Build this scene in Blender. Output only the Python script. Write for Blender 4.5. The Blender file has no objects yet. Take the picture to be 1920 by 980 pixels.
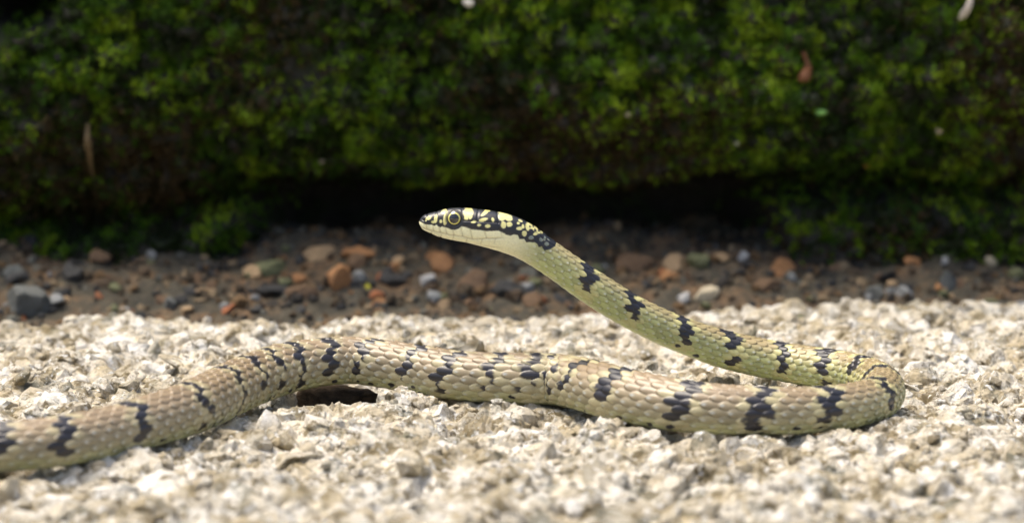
import bpy, math
import numpy as np
from mathutils import Vector

rng = np.random.default_rng(7)
SC = bpy.context.scene
COL = SC.collection
MM = 0.001

# ------------------------------------------------------------------ camera
FPX, CX, CY = 4500.0, 960.0, 490.0          # focal length and centre in photograph pixels (1920 wide)
CAM_H = 0.094
HORIZON = -150.0
PITCH = math.atan((CY - HORIZON) / FPX)
cam_d = bpy.data.cameras.new('camera')
cam = bpy.data.objects.new('camera', cam_d)
COL.objects.link(cam)
cam.location = (0, 0, CAM_H)
cam.rotation_euler = (math.pi / 2 - PITCH, 0, 0)
cam_d.sensor_width = 36.0
cam_d.lens = 36.0 * FPX / 1920.0
cam_d.clip_start = 0.01
cam_d.clip_end = 100.0
cam_d.dof.use_dof = True
cam_d.dof.focus_distance = 0.480
cam_d.dof.aperture_fstop = 15.0
cam_d.dof.aperture_blades = 0
SC.camera = cam

# ------------------------------------------------------------------ world, sun, exposure
SUN_EL, SUN_AZ = math.radians(72), math.radians(-75)   # azimuth from +Y towards +X
w = bpy.data.worlds.new('World')
SC.world = w
w.use_nodes = True
wn = w.node_tree
wn.nodes.clear()
sky = wn.nodes.new('ShaderNodeTexSky')
sky.sky_type = 'NISHITA'
sky.sun_disc = False
sky.sun_elevation = SUN_EL
sky.sun_rotation = SUN_AZ
sky.air_density = 1.0
sky.dust_density = 6.0
sky.ozone_density = 0.6
bg = wn.nodes.new('ShaderNodeBackground')
bg.inputs['Strength'].default_value = 0.085
wo = wn.nodes.new('ShaderNodeOutputWorld')
wn.links.new(sky.outputs[0], bg.inputs[0])
wn.links.new(bg.outputs[0], wo.inputs[0])
sun_d = bpy.data.lights.new('sun', 'SUN')
sun_d.energy = 1.5
sun_d.angle = math.radians(40)
sun_d.color = (1.0, 0.925, 0.78)
sun = bpy.data.objects.new('sun', sun_d)
COL.objects.link(sun)
sdir = Vector((math.sin(SUN_AZ) * math.cos(SUN_EL), math.cos(SUN_AZ) * math.cos(SUN_EL), math.sin(SUN_EL)))
sun.rotation_euler = sdir.to_track_quat('Z', 'Y').to_euler()
sun.location = sdir * 3
SC.view_settings.view_transform = 'Standard'
SC.view_settings.look = 'None'
SC.view_settings.gamma = 1.0
SC.view_settings.exposure = 1.48
SC.cycles.use_denoising = True
SC.cycles.max_bounces = 6
SC.cycles.diffuse_bounces = 4

# ------------------------------------------------------------------ helpers: pixels to positions
cp, sp = math.cos(PITCH), math.sin(PITCH)
FWD = np.array([0, cp, -sp]); UPV = np.array([0, sp, cp]); RGT = np.array([1.0, 0, 0])
CAMP = np.array([0, 0, CAM_H])
def ray(u, v):
    return FWD * FPX + RGT * (u - CX) - UPV * (v - CY)
def on_z(u, v, z):
    d = ray(u, v); return CAMP + d * ((z - CAM_H) / d[2])
def at_y(u, v, y):
    d = ray(u, v); return CAMP + d * (y / d[1])
def project(P):
    q = P - CAMP
    dz = q @ FWD
    return np.stack([CX + FPX * (q @ RGT) / dz, CY - FPX * (q @ UPV) / dz], -1), dz

# ------------------------------------------------------------------ helpers: noise
def _h(ix, iy, iz, seed):
    n = (ix.astype(np.int64) * 374761393 + iy.astype(np.int64) * 668265263 + iz.astype(np.int64) * 2147483647 + seed * 1274126177) & 0xFFFFFFFF
    n = ((n ^ (n >> 13)) * 1274126177) & 0xFFFFFFFF
    n = ((n ^ (n >> 16)) * 2246822519) & 0xFFFFFFFF
    return ((n ^ (n >> 15)) & 0xFFFFFF) / float(0xFFFFFF)
def vnoise(x, y, z=None, seed=0):
    x, y = np.broadcast_arrays(np.asarray(x, float), np.asarray(y, float))
    z = np.zeros_like(x) if z is None else np.broadcast_to(np.asarray(z, float), x.shape)
    fx, fy, fz = np.floor(x), np.floor(y), np.floor(z)
    tx, ty, tz = x - fx, y - fy, z - fz
    tx = tx * tx * (3 - 2 * tx); ty = ty * ty * (3 - 2 * ty); tz = tz * tz * (3 - 2 * tz)
    r = 0
    for dx in (0, 1):
        for dy in (0, 1):
            for dz in (0, 1):
                wt = (tx if dx else 1 - tx) * (ty if dy else 1 - ty) * (tz if dz else 1 - tz)
                r = r + wt * _h(fx + dx, fy + dy, fz + dz, seed)
    return r
def fbm(x, y, z=None, seed=0, octv=4):
    a, s, r = 0.5, 0, 0
    f = 1.0
    for o in range(octv):
        r = r + a * vnoise(np.asarray(x) * f + 17.3 * o, np.asarray(y) * f - 9.1 * o, None if z is None else np.asarray(z) * f + 5.7 * o, seed + o)
        s += a; a *= 0.5; f *= 2.03
    return r / s - 0.5
def worley(x, y, seed=0, tilt=True):
    """distance to nearest jittered cell, plus a random tilted facet height"""
    fx, fy = np.floor(x), np.floor(y)
    best = np.full(x.shape, 9.0); hh = np.zeros(x.shape); idv = np.zeros(x.shape)
    z0 = np.zeros_like(fx)
    for dx in (-1, 0, 1):
        for dy in (-1, 0, 1):
            cx, cy = fx + dx, fy + dy
            px = cx + _h(cx, cy, z0, seed); py = cy + _h(cx, cy, z0, seed + 1)
            d = np.hypot(x - px, y - py)
            m = d < best
            a = _h(cx, cy, z0, seed + 2)
            t = (x - px) * (_h(cx, cy, z0, seed + 3) - .5) + (y - py) * (_h(cx, cy, z0, seed + 4) - .5)
            hh = np.where(m, a + t * 1.2, hh); idv = np.where(m, a, idv)
            best = np.where(m, d, best)
    return best, hh, idv
def sstep(a, b, x):
    t = np.clip((x - a) / (b - a), 0, 1); return t * t * (3 - 2 * t)

# ------------------------------------------------------------------ helpers: meshes and materials
def mesh_np(name, verts, faces, smooth=False, colors=None, mat=None):
    verts = np.ascontiguousarray(verts, dtype=np.float32)
    if not isinstance(faces, list): faces = [faces]
    me = bpy.data.meshes.new(name)
    me.vertices.add(len(verts)); me.vertices.foreach_set('co', verts.ravel())
    nl = sum(f.size for f in faces); npoly = sum(len(f) for f in faces)
    me.loops.add(nl); me.polygons.add(npoly)
    me.loops.foreach_set('vertex_index', np.concatenate([f.ravel() for f in faces]).astype(np.int32))
    ls, o = [], 0
    for f in faces:
        ls.append(o + np.arange(len(f)) * f.shape[1]); o += f.size
    me.polygons.foreach_set('loop_start', np.concatenate(ls).astype(np.int32))
    me.polygons.foreach_set('use_smooth', np.full(npoly, smooth, dtype=bool))
    me.update(calc_edges=True)
    me.validate()
    if colors is not None:
        at = me.color_attributes.new('Col', 'FLOAT_COLOR', 'POINT')
        c = np.ones((len(verts), 4), np.float32); c[:, :3] = colors
        at.data.foreach_set('color', c.ravel())
    if mat: me.materials.append(mat)
    return me
def link(name, me, parent=None, kind=None, label=None, cat=None, group=None):
    o = bpy.data.objects.new(name, me); COL.objects.link(o)
    if parent is not None: o.parent = parent
    if kind: o['kind'] = kind
    if label: o['label'] = label
    if cat: o['category'] = cat
    if group: o['group'] = group
    return o
def grid_faces(nu, nv, wrap=False):
    i = np.arange(nu - 1)[:, None]; j = np.arange(nv if wrap else nv - 1)[None, :]
    j2 = (j + 1) % nv
    return np.stack([i * nv + j, (i + 1) * nv + j, (i + 1) * nv + j2, i * nv + j2], -1).reshape(-1, 4)
def srgb(r, g, b):
    c = np.array([r, g, b], float) / 255.0
    return np.where(c <= .04045, c / 12.92, ((c + .055) / 1.055) ** 2.4)

class N:
    """tiny node-tree helper"""
    def __init__(s, name, rough=0.6, spec=0.5):
        s.m = bpy.data.materials.new(name); s.m.use_nodes = True
        s.t = s.m.node_tree; s.t.nodes.clear()
        s.o = s.t.nodes.new('ShaderNodeOutputMaterial')
        s.p = s.t.nodes.new('ShaderNodeBsdfPrincipled')
        s.p.inputs['Roughness'].default_value = rough
        s.p.inputs['Specular IOR Level'].default_value = spec
        s.t.links.new(s.p.outputs[0], s.o.inputs[0])
    def n(s, typ, **kw):
        d = s.t.nodes.new(typ)
        for k, v in kw.items():
            if k in d.inputs: d.inputs[k].default_value = v
            else: setattr(d, k, v)
        return d
    def l(s, a, b): s.t.links.new(a, b)
    def coord(s, kind='Object'):
        return s.n('ShaderNodeTexCoord').outputs[kind]
    def noise(s, vec, scale, detail=4, rough=.6):
        d = s.n('ShaderNodeTexNoise'); d.inputs['Scale'].default_value = scale
        d.inputs['Detail'].default_value = detail; d.inputs['Roughness'].default_value = rough
        s.l(vec, d.inputs['Vector']); return d.outputs['Fac']
    def ramp(s, fac, stops, interp='LINEAR'):
        d = s.n('ShaderNodeValToRGB'); e = d.color_ramp.elements
        d.color_ramp.interpolation = interp
        while len(e) < len(stops): e.new(0.5)
        for k, (p, c) in enumerate(stops):
            e[k].position = p; e[k].color = (*c, 1) if len(c) == 3 else c
        s.l(fac, d.inputs[0]); return d.outputs[0]
    def mix(s, fac, a, b, mode='MIX'):
        d = s.n('ShaderNodeMix', data_type='RGBA', blend_type=mode)
        for sock, v in ((d.inputs[0], fac), (d.inputs[6], a), (d.inputs[7], b)):
            if isinstance(v, (int, float)): sock.default_value = v
            elif isinstance(v, tuple): sock.default_value = (*v, 1)
            else: s.l(v, sock)
        return d.outputs[2]
    def bump(s, h, strength, dist):
        d = s.n('ShaderNodeBump'); d.inputs['Strength'].default_value = strength
        d.inputs['Distance'].default_value = dist
        s.l(h, d.inputs['Height']); s.l(d.outputs[0], s.p.inputs['Normal'])
    def base(s, c): s.l(c, s.p.inputs['Base Color']) if not isinstance(c, tuple) else setattr(s.p.inputs['Base Color'], 'default_value', (*c, 1))

g3 = lambda v: (v, v, v)
def granite(nm, source, tint=.3, rough=.55):
    """weathered granite: crystals, stains and specks that run on from stone to stone"""
    k = N(nm, rough, 0.4)
    geo = k.n('ShaderNodeNewGeometry').outputs['Position']
    # wobble the crystal borders
    wob = k.n('ShaderNodeTexNoise'); wob.inputs['Scale'].default_value = 420; wob.inputs['Detail'].default_value = 4; k.l(geo, wob.inputs['Vector'])
    vs_ = k.n('ShaderNodeVectorMath', operation='SCALE'); vs_.inputs['Scale'].default_value = .0035; k.l(wob.outputs['Color'], vs_.inputs[0])
    va = k.n('ShaderNodeVectorMath', operation='ADD'); k.l(geo, va.inputs[0]); k.l(vs_.outputs[0], va.inputs[1])
    warped = va.outputs[0]
    def cells(scale):
        v = k.n('ShaderNodeTexVoronoi'); v.inputs['Scale'].default_value = scale; k.l(warped, v.inputs['Vector'])
        sp_ = k.n('ShaderNodeSeparateColor'); k.l(v.outputs['Color'], sp_.inputs[0]); return sp_.outputs[0]
    W = [(.90, .87, .79), (.86, .79, .64), (.91, .89, .84), (.72, .62, .42), (.89, .85, .75), (.50, .41, .26), (.92, .90, .85), (.88, .84, .73), (.66, .58, .42), (.90, .87, .79), (.34, .28, .17)]
    c = k.ramp(cells(230), [(q / len(W), w_) for q, w_ in enumerate(W)], 'CONSTANT')
    c2 = k.ramp(cells(560), [(q / len(W), w_) for q, w_ in enumerate(W[::-1])], 'CONSTANT')
    c = k.mix(.38, c, c2)
    if source == 'attr':
        a = k.n('ShaderNodeAttribute', attribute_name='Col').outputs['Color']; c = k.mix(tint, c, a)
    elif source:
        a = k.ramp(k.n('ShaderNodeObjectInfo').outputs['Random'], source, 'CONSTANT'); c = k.mix(tint, c, a)
    # brown weathered zones, ochre stains, grey-green bloom, dark specks
    c = k.mix(k.ramp(k.noise(geo, 75, 6, .68), [(.45, g3(0)), (.58, g3(.68))]), c, (.42, .345, .21))
    c = k.mix(k.ramp(k.noise(geo, 190, 6, .7), [(.525, g3(0)), (.60, g3(.9))]), c, (.19, .145, .065))
    c = k.mix(k.ramp(k.noise(geo, 120, 6, .72), [(.54, g3(0)), (.63, g3(.85))]), c, (.16, .155, .105))
    c = k.mix(k.ramp(k.noise(geo, 700, 5, .75), [(.565, g3(0)), (.64, g3(.75))]), c, (.13, .10, .06))
    c = k.mix(k.ramp(k.noise(geo, 480, 3, .6), [(.60, g3(0)), (.66, g3(.8))]), c, (.92, .91, .88))
    k.base(c)
    b1 = k.n('ShaderNodeBump'); b1.inputs['Strength'].default_value = .9; b1.inputs['Distance'].default_value = .0013
    k.l(k.noise(geo, 420, 7, .72), b1.inputs['Height'])
    b2 = k.n('ShaderNodeBump'); b2.inputs['Strength'].default_value = .7; b2.inputs['Distance'].default_value = .0009
    k.l(k.noise(geo, 1300, 6, .75), b2.inputs['Height']); k.l(b1.outputs[0], b2.inputs['Normal'])
    k.l(b2.outputs[0], k.p.inputs['Normal'])
    return k.m
def grit_mat(nm):
    k = N(nm, .85, .25)
    a = k.n('ShaderNodeAttribute', attribute_name='Col').outputs['Color']
    geo = k.n('ShaderNodeNewGeometry').outputs['Position']
    k.base(k.mix(1.0, a, k.ramp(k.noise(geo, 700, 4, .7), [(.35, g3(.5)), (.65, g3(1.0))]), 'MULTIPLY'))
    k.bump(k.noise(geo, 1000, 5, .7), .6, .0007)
    return k.m

# ------------------------------------------------------------------ the snake's course
# u, v, width in px, y-distance (None: lying on the ground)
CTRL = [
    (786, 416, 22, .4715), (800, 417, 33, .4715), (826, 419.5, 51, .4715), (853, 421, 61, .4715), (877, 423.5, 66, .4715),
    (902, 427, 69, .4715), (930, 433, 72, .4717), (958, 441, 73, .472), (983, 453, 70, .4725), (1008, 469, 66, .473), (1050, 498, 64, .474),
    (1090, 526, 66, .475), (1126, 550, 67, .476), (1182, 584, 66, .478), (1243, 614, 67, .480), (1301, 637, 69, .482),
    (1345, 652, 72, .4835), (1410, 668, 74, .4845), (1478, 681, 75, .484), (1545, 691, 77, .480),
    (1606, 702, 78, None), (1646, 718, 80, None), (1656, 735, 82, None), (1636, 750, 84, None), (1590, 762, 87, None), (1520, 769, 90, None),
    (1446, 771, 93, None), (1370, 769, 96, None), (1300, 764, 99, None), (1240, 756, 102, None), (1180, 744, 104, None), (1128, 731, 103, None), (1085, 719, 101, None),
    (1040, 712, 99, None), (985, 711, 99, None), (930, 709, 97, None), (864, 705, 95, None), (790, 694, 94, .4745),
    (720, 683, 92, .4775), (660, 676, 90, .4795), (600, 680, 92, .4775), (540, 690, 97, .4735), (475, 711, 101, None),
    (415, 738, 102, None), (352, 767, 102, None), (280, 790, 100, None), (200, 811, 98, None), (130, 825, 98, None), (59, 834, 97, None), (-10, 838, 96, None),
    (-110, 834, 92, None), (-240, 815, 86, None), (-380, 800, 76, None), (-520, 800, 62, None), (-680, 815, 46, None), (-850, 830, 26, None), (-1000, 835, 4, None)]
P, R = [], []
for (u, v, wd, y) in CTRL:
    if y is None:
        r = 0.0045
        for _ in range(6):
            p = on_z(u, v, r * 0.95 - .0005); r = wd / 2 * (p[1] * cp + (CAM_H - p[2]) * sp) / FPX
    else:
        p = at_y(u, v, y); r = wd / 2 * (p[1] * cp + (CAM_H - p[2]) * sp) / FPX
    P.append(p); R.append(r)
P = np.array(P); R = np.array(R)
def catmull(X, t, tq):
    i = np.clip(np.searchsorted(t, tq, side='right') - 1, 0, len(t) - 2)
    m = np.gradient(X, t, axis=0) if X.ndim == 1 else np.stack([np.gradient(X[:, k], t) for k in range(X.shape[1])], 1)
    h = (t[i + 1] - t[i]); x = (tq - t[i]) / h
    if X.ndim > 1: h = h[:, None]; x = x[:, None]
    return (2*x**3-3*x**2+1)*X[i] + (x**3-2*x**2+x)*h*m[i] + (-2*x**3+3*x**2)*X[i+1] + (x**3-x**2)*h*m[i+1]
tc = np.concatenate([[0], np.cumsum(np.linalg.norm(np.diff(P, axis=0), axis=1))])
td = np.linspace(0, tc[-1], 6000)
D3 = catmull(P, tc, td)
DR = np.maximum(catmull(R, tc, td), 0.0002)
ker = np.hanning(91); ker /= ker.sum()
def smooth(a, k):
    n = len(k) // 2
    pad = np.concatenate([2 * a[0] - a[n:0:-1], a, 2 * a[-1] - a[-2:-n - 2:-1]])
    return np.convolve(pad, k, 'valid')
D3 = np.stack([smooth(D3[:, k], ker) for k in range(3)], 1)
sd = np.concatenate([[0], np.cumsum(np.linalg.norm(np.diff(D3, axis=0), axis=1))])
STOT = sd[-1]
def at_s(s):
    return np.stack([np.interp(s, sd, D3[:, k]) for k in range(3)], -1)
px_d, _ = project(D3)
def s_of(u, v, lo=0, hi=1e9):
    d = np.hypot(px_d[:, 0] - u, px_d[:, 1] - v)
    d = np.where((sd >= lo) & (sd <= hi), d, 1e9)
    return sd[np.argmin(d)]
S_EYE = s_of(853, 415, 0, .03)
S_NAPE = s_of(1035, 487, 0, .06)
S_TURN = s_of(1656, 735, .1)
S_EDGE = s_of(-10, 838)

# path samples for keeping stones clear of the body
PATH = D3[::12]; PATHR = np.interp(sd[::12], sd, DR)
def clear_of_snake(xyz):
    """signed distance of points to the snake's skin"""
    out = np.full(len(xyz), 9.0)
    for k in range(0, len(PATH), 50):
        d = np.linalg.norm(xyz[:, None, :] - PATH[None, k:k + 50], axis=2) - PATHR[None, k:k + 50]
        out = np.minimum(out, d.min(1))
    return out

# ------------------------------------------------------------------ the setting: granite ground
def nonuni(lo, hi, step, far_lo, far_hi):
    a = [np.arange(lo, hi + step / 2, step)]
    s, x, L = step * 1.5, lo, []
    while x > far_lo: x -= s; L.append(x); s *= 1.22
    s, x, Hh = step * 1.5, hi, []
    while x < far_hi: x += s; Hh.append(x); s *= 1.22
    return np.concatenate([np.array(L[::-1]), a[0], np.array(Hh)])
gx = nonuni(-.150, .150, .0007, -8, 8)
gy = nonuni(.335, .600, .0007, -6, 8)
def ground_h(x, y, snake=True):
    h = fbm(x * 60, y * 60, seed=3, octv=3) * .0055
    h += fbm(x * 220, y * 220, seed=9, octv=4) * .0040
    d0, f0, _ = worley(x * 105 + .5 * fbm(x * 200, y * 200, seed=8), y * 105, seed=15)
    h += (f0 - .6) * .0036 * np.clip(1.1 - d0, 0, 1)
    d1, f1, _ = worley(x * 230, y * 230, seed=21)
    d2, f2, _ = worley(x * 520, y * 520, seed=31)
    h += (f1 - .6) * .0017 * np.clip(1.15 - d1, 0, 1) + (f2 - .6) * .0008
    h -= .0008
    h -= .010 * sstep(.570, .595, y + (fbm(x * 25, x * 0 + 3.3, seed=5) * .03) - .10 * np.clip(x, -.2, .2))
    return h
GX, GY = np.meshgrid(gx, gy, indexing='ij')
GH = ground_h(GX, GY)
# the body presses on nothing: rock stays just below the belly, with a hollow under the arch
near = (np.abs(GX) < .34) & (GY > .33) & (GY < .60)
xy = np.stack([GX[near], GY[near]], 1)
hh = GH[near]
arch_s = (s_of(720, 683, .2), s_of(545, 690, .2))
pm = PATH[:, 2] - PATHR < .006
lying, lyr = PATH[pm], PATHR[pm]
lys = sd[::12][pm]
pitn = fbm(xy[:, 0] * 300, xy[:, 1] * 300, seed=77, octv=3) * .004
for k in range(len(lying)):
    c = lying[k]; r = lyr[k]
    d2 = (xy[:, 0] - c[0]) ** 2 + (xy[:, 1] - c[1]) ** 2
    m = d2 < (r * 1.05) ** 2
    lim = c[2] - np.sqrt(np.maximum((r * 1.0) ** 2 - d2[m], 0)) + r * .04
    hh[m] = np.minimum(hh[m], np.maximum(lim, -.004))
    if arch_s[0] < lys[k] < arch_s[1]:
        dd_ = np.sqrt((xy[:, 0] - c[0]) ** 2 + ((xy[:, 1] - c[1] + .0005) * .72) ** 2)
        fr_ = (np.abs(xy[:, 0] - c[0]) < .004) & (xy[:, 1] < c[1]) & (xy[:, 1] > c[1] - .016)
        hh[fr_] = np.minimum(hh[fr_], -.0012 + .35 * (hh[fr_] + .0012) * 0)
        tp_ = (lys[k] - arch_s[0]) / (arch_s[1] - arch_s[0])
        dd_ = dd_ / (.45 + .55 * math.sqrt(max(math.sin(math.pi * tp_), 0))) + pitn
        hh = np.minimum(hh, -.0220 + .0235 * sstep(.0045, .0078, dd_) + (dd_ > .0078) * 1.0)
GH[near] = hh
gv = np.stack([GX, GY, GH], -1).reshape(-1, 3)
m_ground = granite('granite', None)
ground = link('ground', mesh_np('ground', gv, grid_faces(len(gx), len(gy)), False, mat=m_ground), kind='structure')

# ------------------------------------------------------------------ stones set in the granite
def ico(sub):
    import bmesh
    bm = bmesh.new(); bmesh.ops.create_icosphere(bm, subdivisions=sub, radius=1.0)
    v = np.array([q.co[:] for q in bm.verts]); f = np.array([[q.index for q in t.verts] for t in bm.faces]); bm.free()
    return v, f
def rock_shape(sub, seed, cuts=9, rough=.10, flat=.8):
    r = np.random.default_rng(seed)
    v, f = ico(sub); v = v.copy()
    for _ in range(cuts):
        n = r.normal(size=3); n /= np.linalg.norm(n)
        d = r.uniform(.45, .82)
        over = np.maximum(v @ n - d, 0)
        v -= over[:, None] * n
    q = v * 2.1 + seed * 3.7
    v *= (1 + rough * 2 * fbm(q[:, 0], q[:, 1], q[:, 2], seed, 3))[:, None]
    v *= np.array([r.uniform(.85, 1.25), r.uniform(.8, 1.1), flat * r.uniform(.8, 1.1)])
    return v, f
PALETTE = [(.90, .87, .79), (.48, .39, .24), (.92, .90, .85), (.70, .60, .41), (.89, .84, .73), (.30, .25, .15), (.92, .89, .82), (.90, .87, .80), (.58, .47, .28), (.90, .86, .77), (.25, .22, .15), (.91, .88, .80), (.80, .71, .53), (.88, .86, .82)]
m_stone = granite('granite_stone', [(i / len(PALETTE), c) for i, c in enumerate(PALETTE)], .5, .5)
m_gravel = granite('granite_gravel', 'attr', .5)
def far_edge(x):
    return .569 - fbm(x * 25, x * 0 + 3.3, seed=5) * .03 + .10 * np.clip(x, -.2, .2)
def euler_mats(a):
    cx_, sx = np.cos(a[:, 0]), np.sin(a[:, 0]); cz, sz = np.cos(a[:, 2]), np.sin(a[:, 2]); cy_, sy = np.cos(a[:, 1]), np.sin(a[:, 1])
    Rx = np.zeros((len(a), 3, 3)); Ry = Rx.copy(); Rz = Rx.copy()
    Rx[:, 0, 0] = 1; Rx[:, 1, 1] = cx_; Rx[:, 1, 2] = -sx; Rx[:, 2, 1] = sx; Rx[:, 2, 2] = cx_
    Ry[:, 1, 1] = 1; Ry[:, 0, 0] = cy_; Ry[:, 0, 2] = sy; Ry[:, 2, 0] = -sy; Ry[:, 2, 2] = cy_
    Rz[:, 2, 2] = 1; Rz[:, 0, 0] = cz; Rz[:, 0, 1] = -sz; Rz[:, 1, 0] = sz; Rz[:, 1, 1] = cz
    return Rz @ Ry @ Rx
def in_hollow(x, y, pad=0.0):
    m = np.zeros(len(x), bool)
    for c in lying[(lys > arch_s[0]) & (lys < arch_s[1])][::3]:
        m |= (x - c[0]) ** 2 + ((y - c[1] + .0005) * .72) ** 2 < (.0062 + .8 * pad) ** 2
    return m
def before_arch(x, y):
    a_ = lying[(lys > arch_s[0]) & (lys < arch_s[1])]
    return (x > a_[:, 0].min() - .003) & (x < a_[:, 0].max() + .002) & (y > .450) & (y < .474)
variants = [mesh_np('stone', *rock_shape(3, 100 + i, 14, .26, .5), False, mat=m_stone) for i in range(16)]
nc = 4000
cy_ = rng.uniform(.352, .585, nc); cx_ = rng.uniform(-1, 1, nc) * (.218 * cy_ + .006)
cs_ = rng.choice([.0030, .0040, .0054, .0072, .0095], p=[.22, .26, .25, .17, .10], size=nc) * rng.uniform(.9, 1.15, nc) * np.where(cy_ < .47, 1.0, .85)
cz_ = ground_h(cx_, cy_) + cs_ * rng.uniform(-.36, -.12, nc)
good = (cy_ < far_edge(cx_) - .004) & ~in_hollow(cx_, cy_, cs_)
good &= ~(before_arch(cx_, cy_) & (cz_ + cs_ * .55 > .0003))
good &= clear_of_snake(np.stack([cx_, cy_, cz_], 1)) > cs_ * .9
placed = np.zeros((0, 3))
for k in np.nonzero(good)[0]:
    x, y, size = cx_[k], cy_[k], cs_[k]
    if len(placed) and (((placed[:, 0] - x) ** 2 + (placed[:, 1] - y) ** 2) < (.56 * (placed[:, 2] + size)) ** 2).any(): continue
    placed = np.concatenate([placed, [[x, y, size]]])
    o = bpy.data.objects.new('stone', variants[rng.integers(len(variants))]); COL.objects.link(o)
    o.parent = ground
    o.location = (x, y, cz_[k]); o.scale = (size, size, size)
    o.rotation_euler = (rng.normal() * .35, rng.normal() * .35, rng.uniform(0, 6.28))
    if len(placed) >= 300: break
# the smaller grains, too many to pick apart
def joined(name, xx, yy, zz, sz, subs, cols, mat, parent=None, tiltamp=.5, seedb=300, rough=.10, smooth_=False):
    V, F, Cc, o = [], [], [], 0
    subs = np.broadcast_to(subs, len(xx))
    M = euler_mats(np.stack([rng.normal(size=len(xx)) * tiltamp, rng.normal(size=len(xx)) * tiltamp, rng.uniform(0, 6.28, len(xx))], 1))
    which = rng.integers(0, 12, len(xx))
    for sb_ in np.unique(subs):
        for kk in range(12):
            ix = np.nonzero((which == kk) & (subs == sb_))[0]
            if not len(ix): continue
            v, f = rock_shape(int(sb_), seedb + kk, 8, rough)
            vv = np.einsum('nij,kj->nki', M[ix], v) * sz[ix][:, None, None] + np.stack([xx[ix], yy[ix], zz[ix]], 1)[:, None, :]
            V.append(vv.reshape(-1, 3)); F.append((f[None] + (o + np.arange(len(ix)) * len(v))[:, None, None]).reshape(-1, 3))
            Cc.append(np.repeat(cols[ix], len(v), axis=0)); o += len(ix) * len(v)
    return link(name, mesh_np(name, np.concatenate(V), np.concatenate(F), smooth_, np.concatenate(Cc), mat), parent, kind='stuff')
ng = 9000
yy = rng.uniform(.345, .590, ng * 2); xx = rng.uniform(-1, 1, ng * 2) * (.222 * yy + .012)
keep = (yy < far_edge(xx)) & ~in_hollow(xx, yy)
xx, yy = xx[keep][:ng], yy[keep][:ng]
ng = len(xx)
chunky = np.arange(ng) < 1700
sz = np.where(chunky, rng.uniform(.0024, .0052, ng) , np.exp(rng.normal(np.log(.00125), .38, ng)).clip(.0006, .0022))
hol = in_hollow(xx, yy, sz)
zz = ground_h(xx, yy) + sz * np.where(chunky, rng.uniform(-.62, -.36, ng), rng.uniform(-.45, .05, ng))
ok = ~hol & ~(before_arch(xx, yy) & (zz + sz * .6 > .0003))
ok &= clear_of_snake(np.stack([xx, yy, zz], 1)) > sz * .95
xx, yy, zz, sz = xx[ok], yy[ok], zz[ok], sz[ok]; ng = len(xx)
pal = np.array(PALETTE)
gcol = pal[rng.integers(0, len(pal), ng)] * rng.uniform(.88, 1.04, (ng, 1))
gravel = joined('gravel', xx, yy, zz, sz, np.where(sz > .0021, 2, 1), gcol, m_gravel, ground, rough=.26, smooth_=False)

# dark lump added in the hollow, standing in for shade under the arched body
kcl = N('gap_shade', .95, .15)
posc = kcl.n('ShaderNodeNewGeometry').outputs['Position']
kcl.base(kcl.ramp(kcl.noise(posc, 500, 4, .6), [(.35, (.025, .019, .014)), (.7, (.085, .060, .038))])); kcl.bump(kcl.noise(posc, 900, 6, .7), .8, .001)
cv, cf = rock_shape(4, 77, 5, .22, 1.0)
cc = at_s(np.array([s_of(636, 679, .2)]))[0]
lump = link('shade_lump', mesh_np('shade_lump', cv * np.array([.0098, .0050, .0075]), cf, True, mat=kcl.m), label='added dark lump standing in for shade in the hollow beneath the arched body', cat='shade stand-in')
lump.location = (cc[0], cc[1] + .0018, -.0052)

# ------------------------------------------------------------------ soil and debris strip at the foot of the wall
def soil_h(x, y):
    t = sstep(.572, .645, y - .06 * np.clip(x, -.3, .3))
    h = -.004 + .0125 * t + fbm(x * 55, y * 55, seed=41, octv=4) * .009 * (.3 + t) + fbm(x * 260, y * 260, seed=45, octv=3) * .0035
    return h
sx = np.arange(-.26, .2605, .0011); sy = np.arange(.552, .742, .0011)
SX, SY = np.meshgrid(sx, sy, indexing='ij')
SH = soil_h(SX, SY) - .010 * (1 - sstep(.552, .570, SY - .06 * np.clip(SX, -.3, .3)))
ks = N('soil', .85, .25)
pos = ks.n('ShaderNodeNewGeometry').outputs['Position']
c = ks.ramp(ks.noise(pos, 70, 5, .65), [(.30, (.036, .033, .025)), (.48, (.080, .070, .050)), (.60, (.155, .100, .056)), (.72, (.26, .14, .065))])
c = ks.mix(ks.ramp(ks.noise(pos, 420, 4, .7), [(.45, g3(0)), (.7, g3(.8))]), c, (.030, .030, .028))
c = ks.mix(ks.ramp(ks.noise(pos, 800, 3, .7), [(.62, g3(0)), (.72, g3(.6))]), c, (.24, .22, .17))
ks.base(c); ks.bump(ks.noise(pos, 900, 6, .7), .7, .001)
soil = link('soil', mesh_np('soil', np.stack([SX, SY, SH], -1).reshape(-1, 3), grid_faces(len(sx), len(sy)), True, mat=ks.m), kind='structure')

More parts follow.
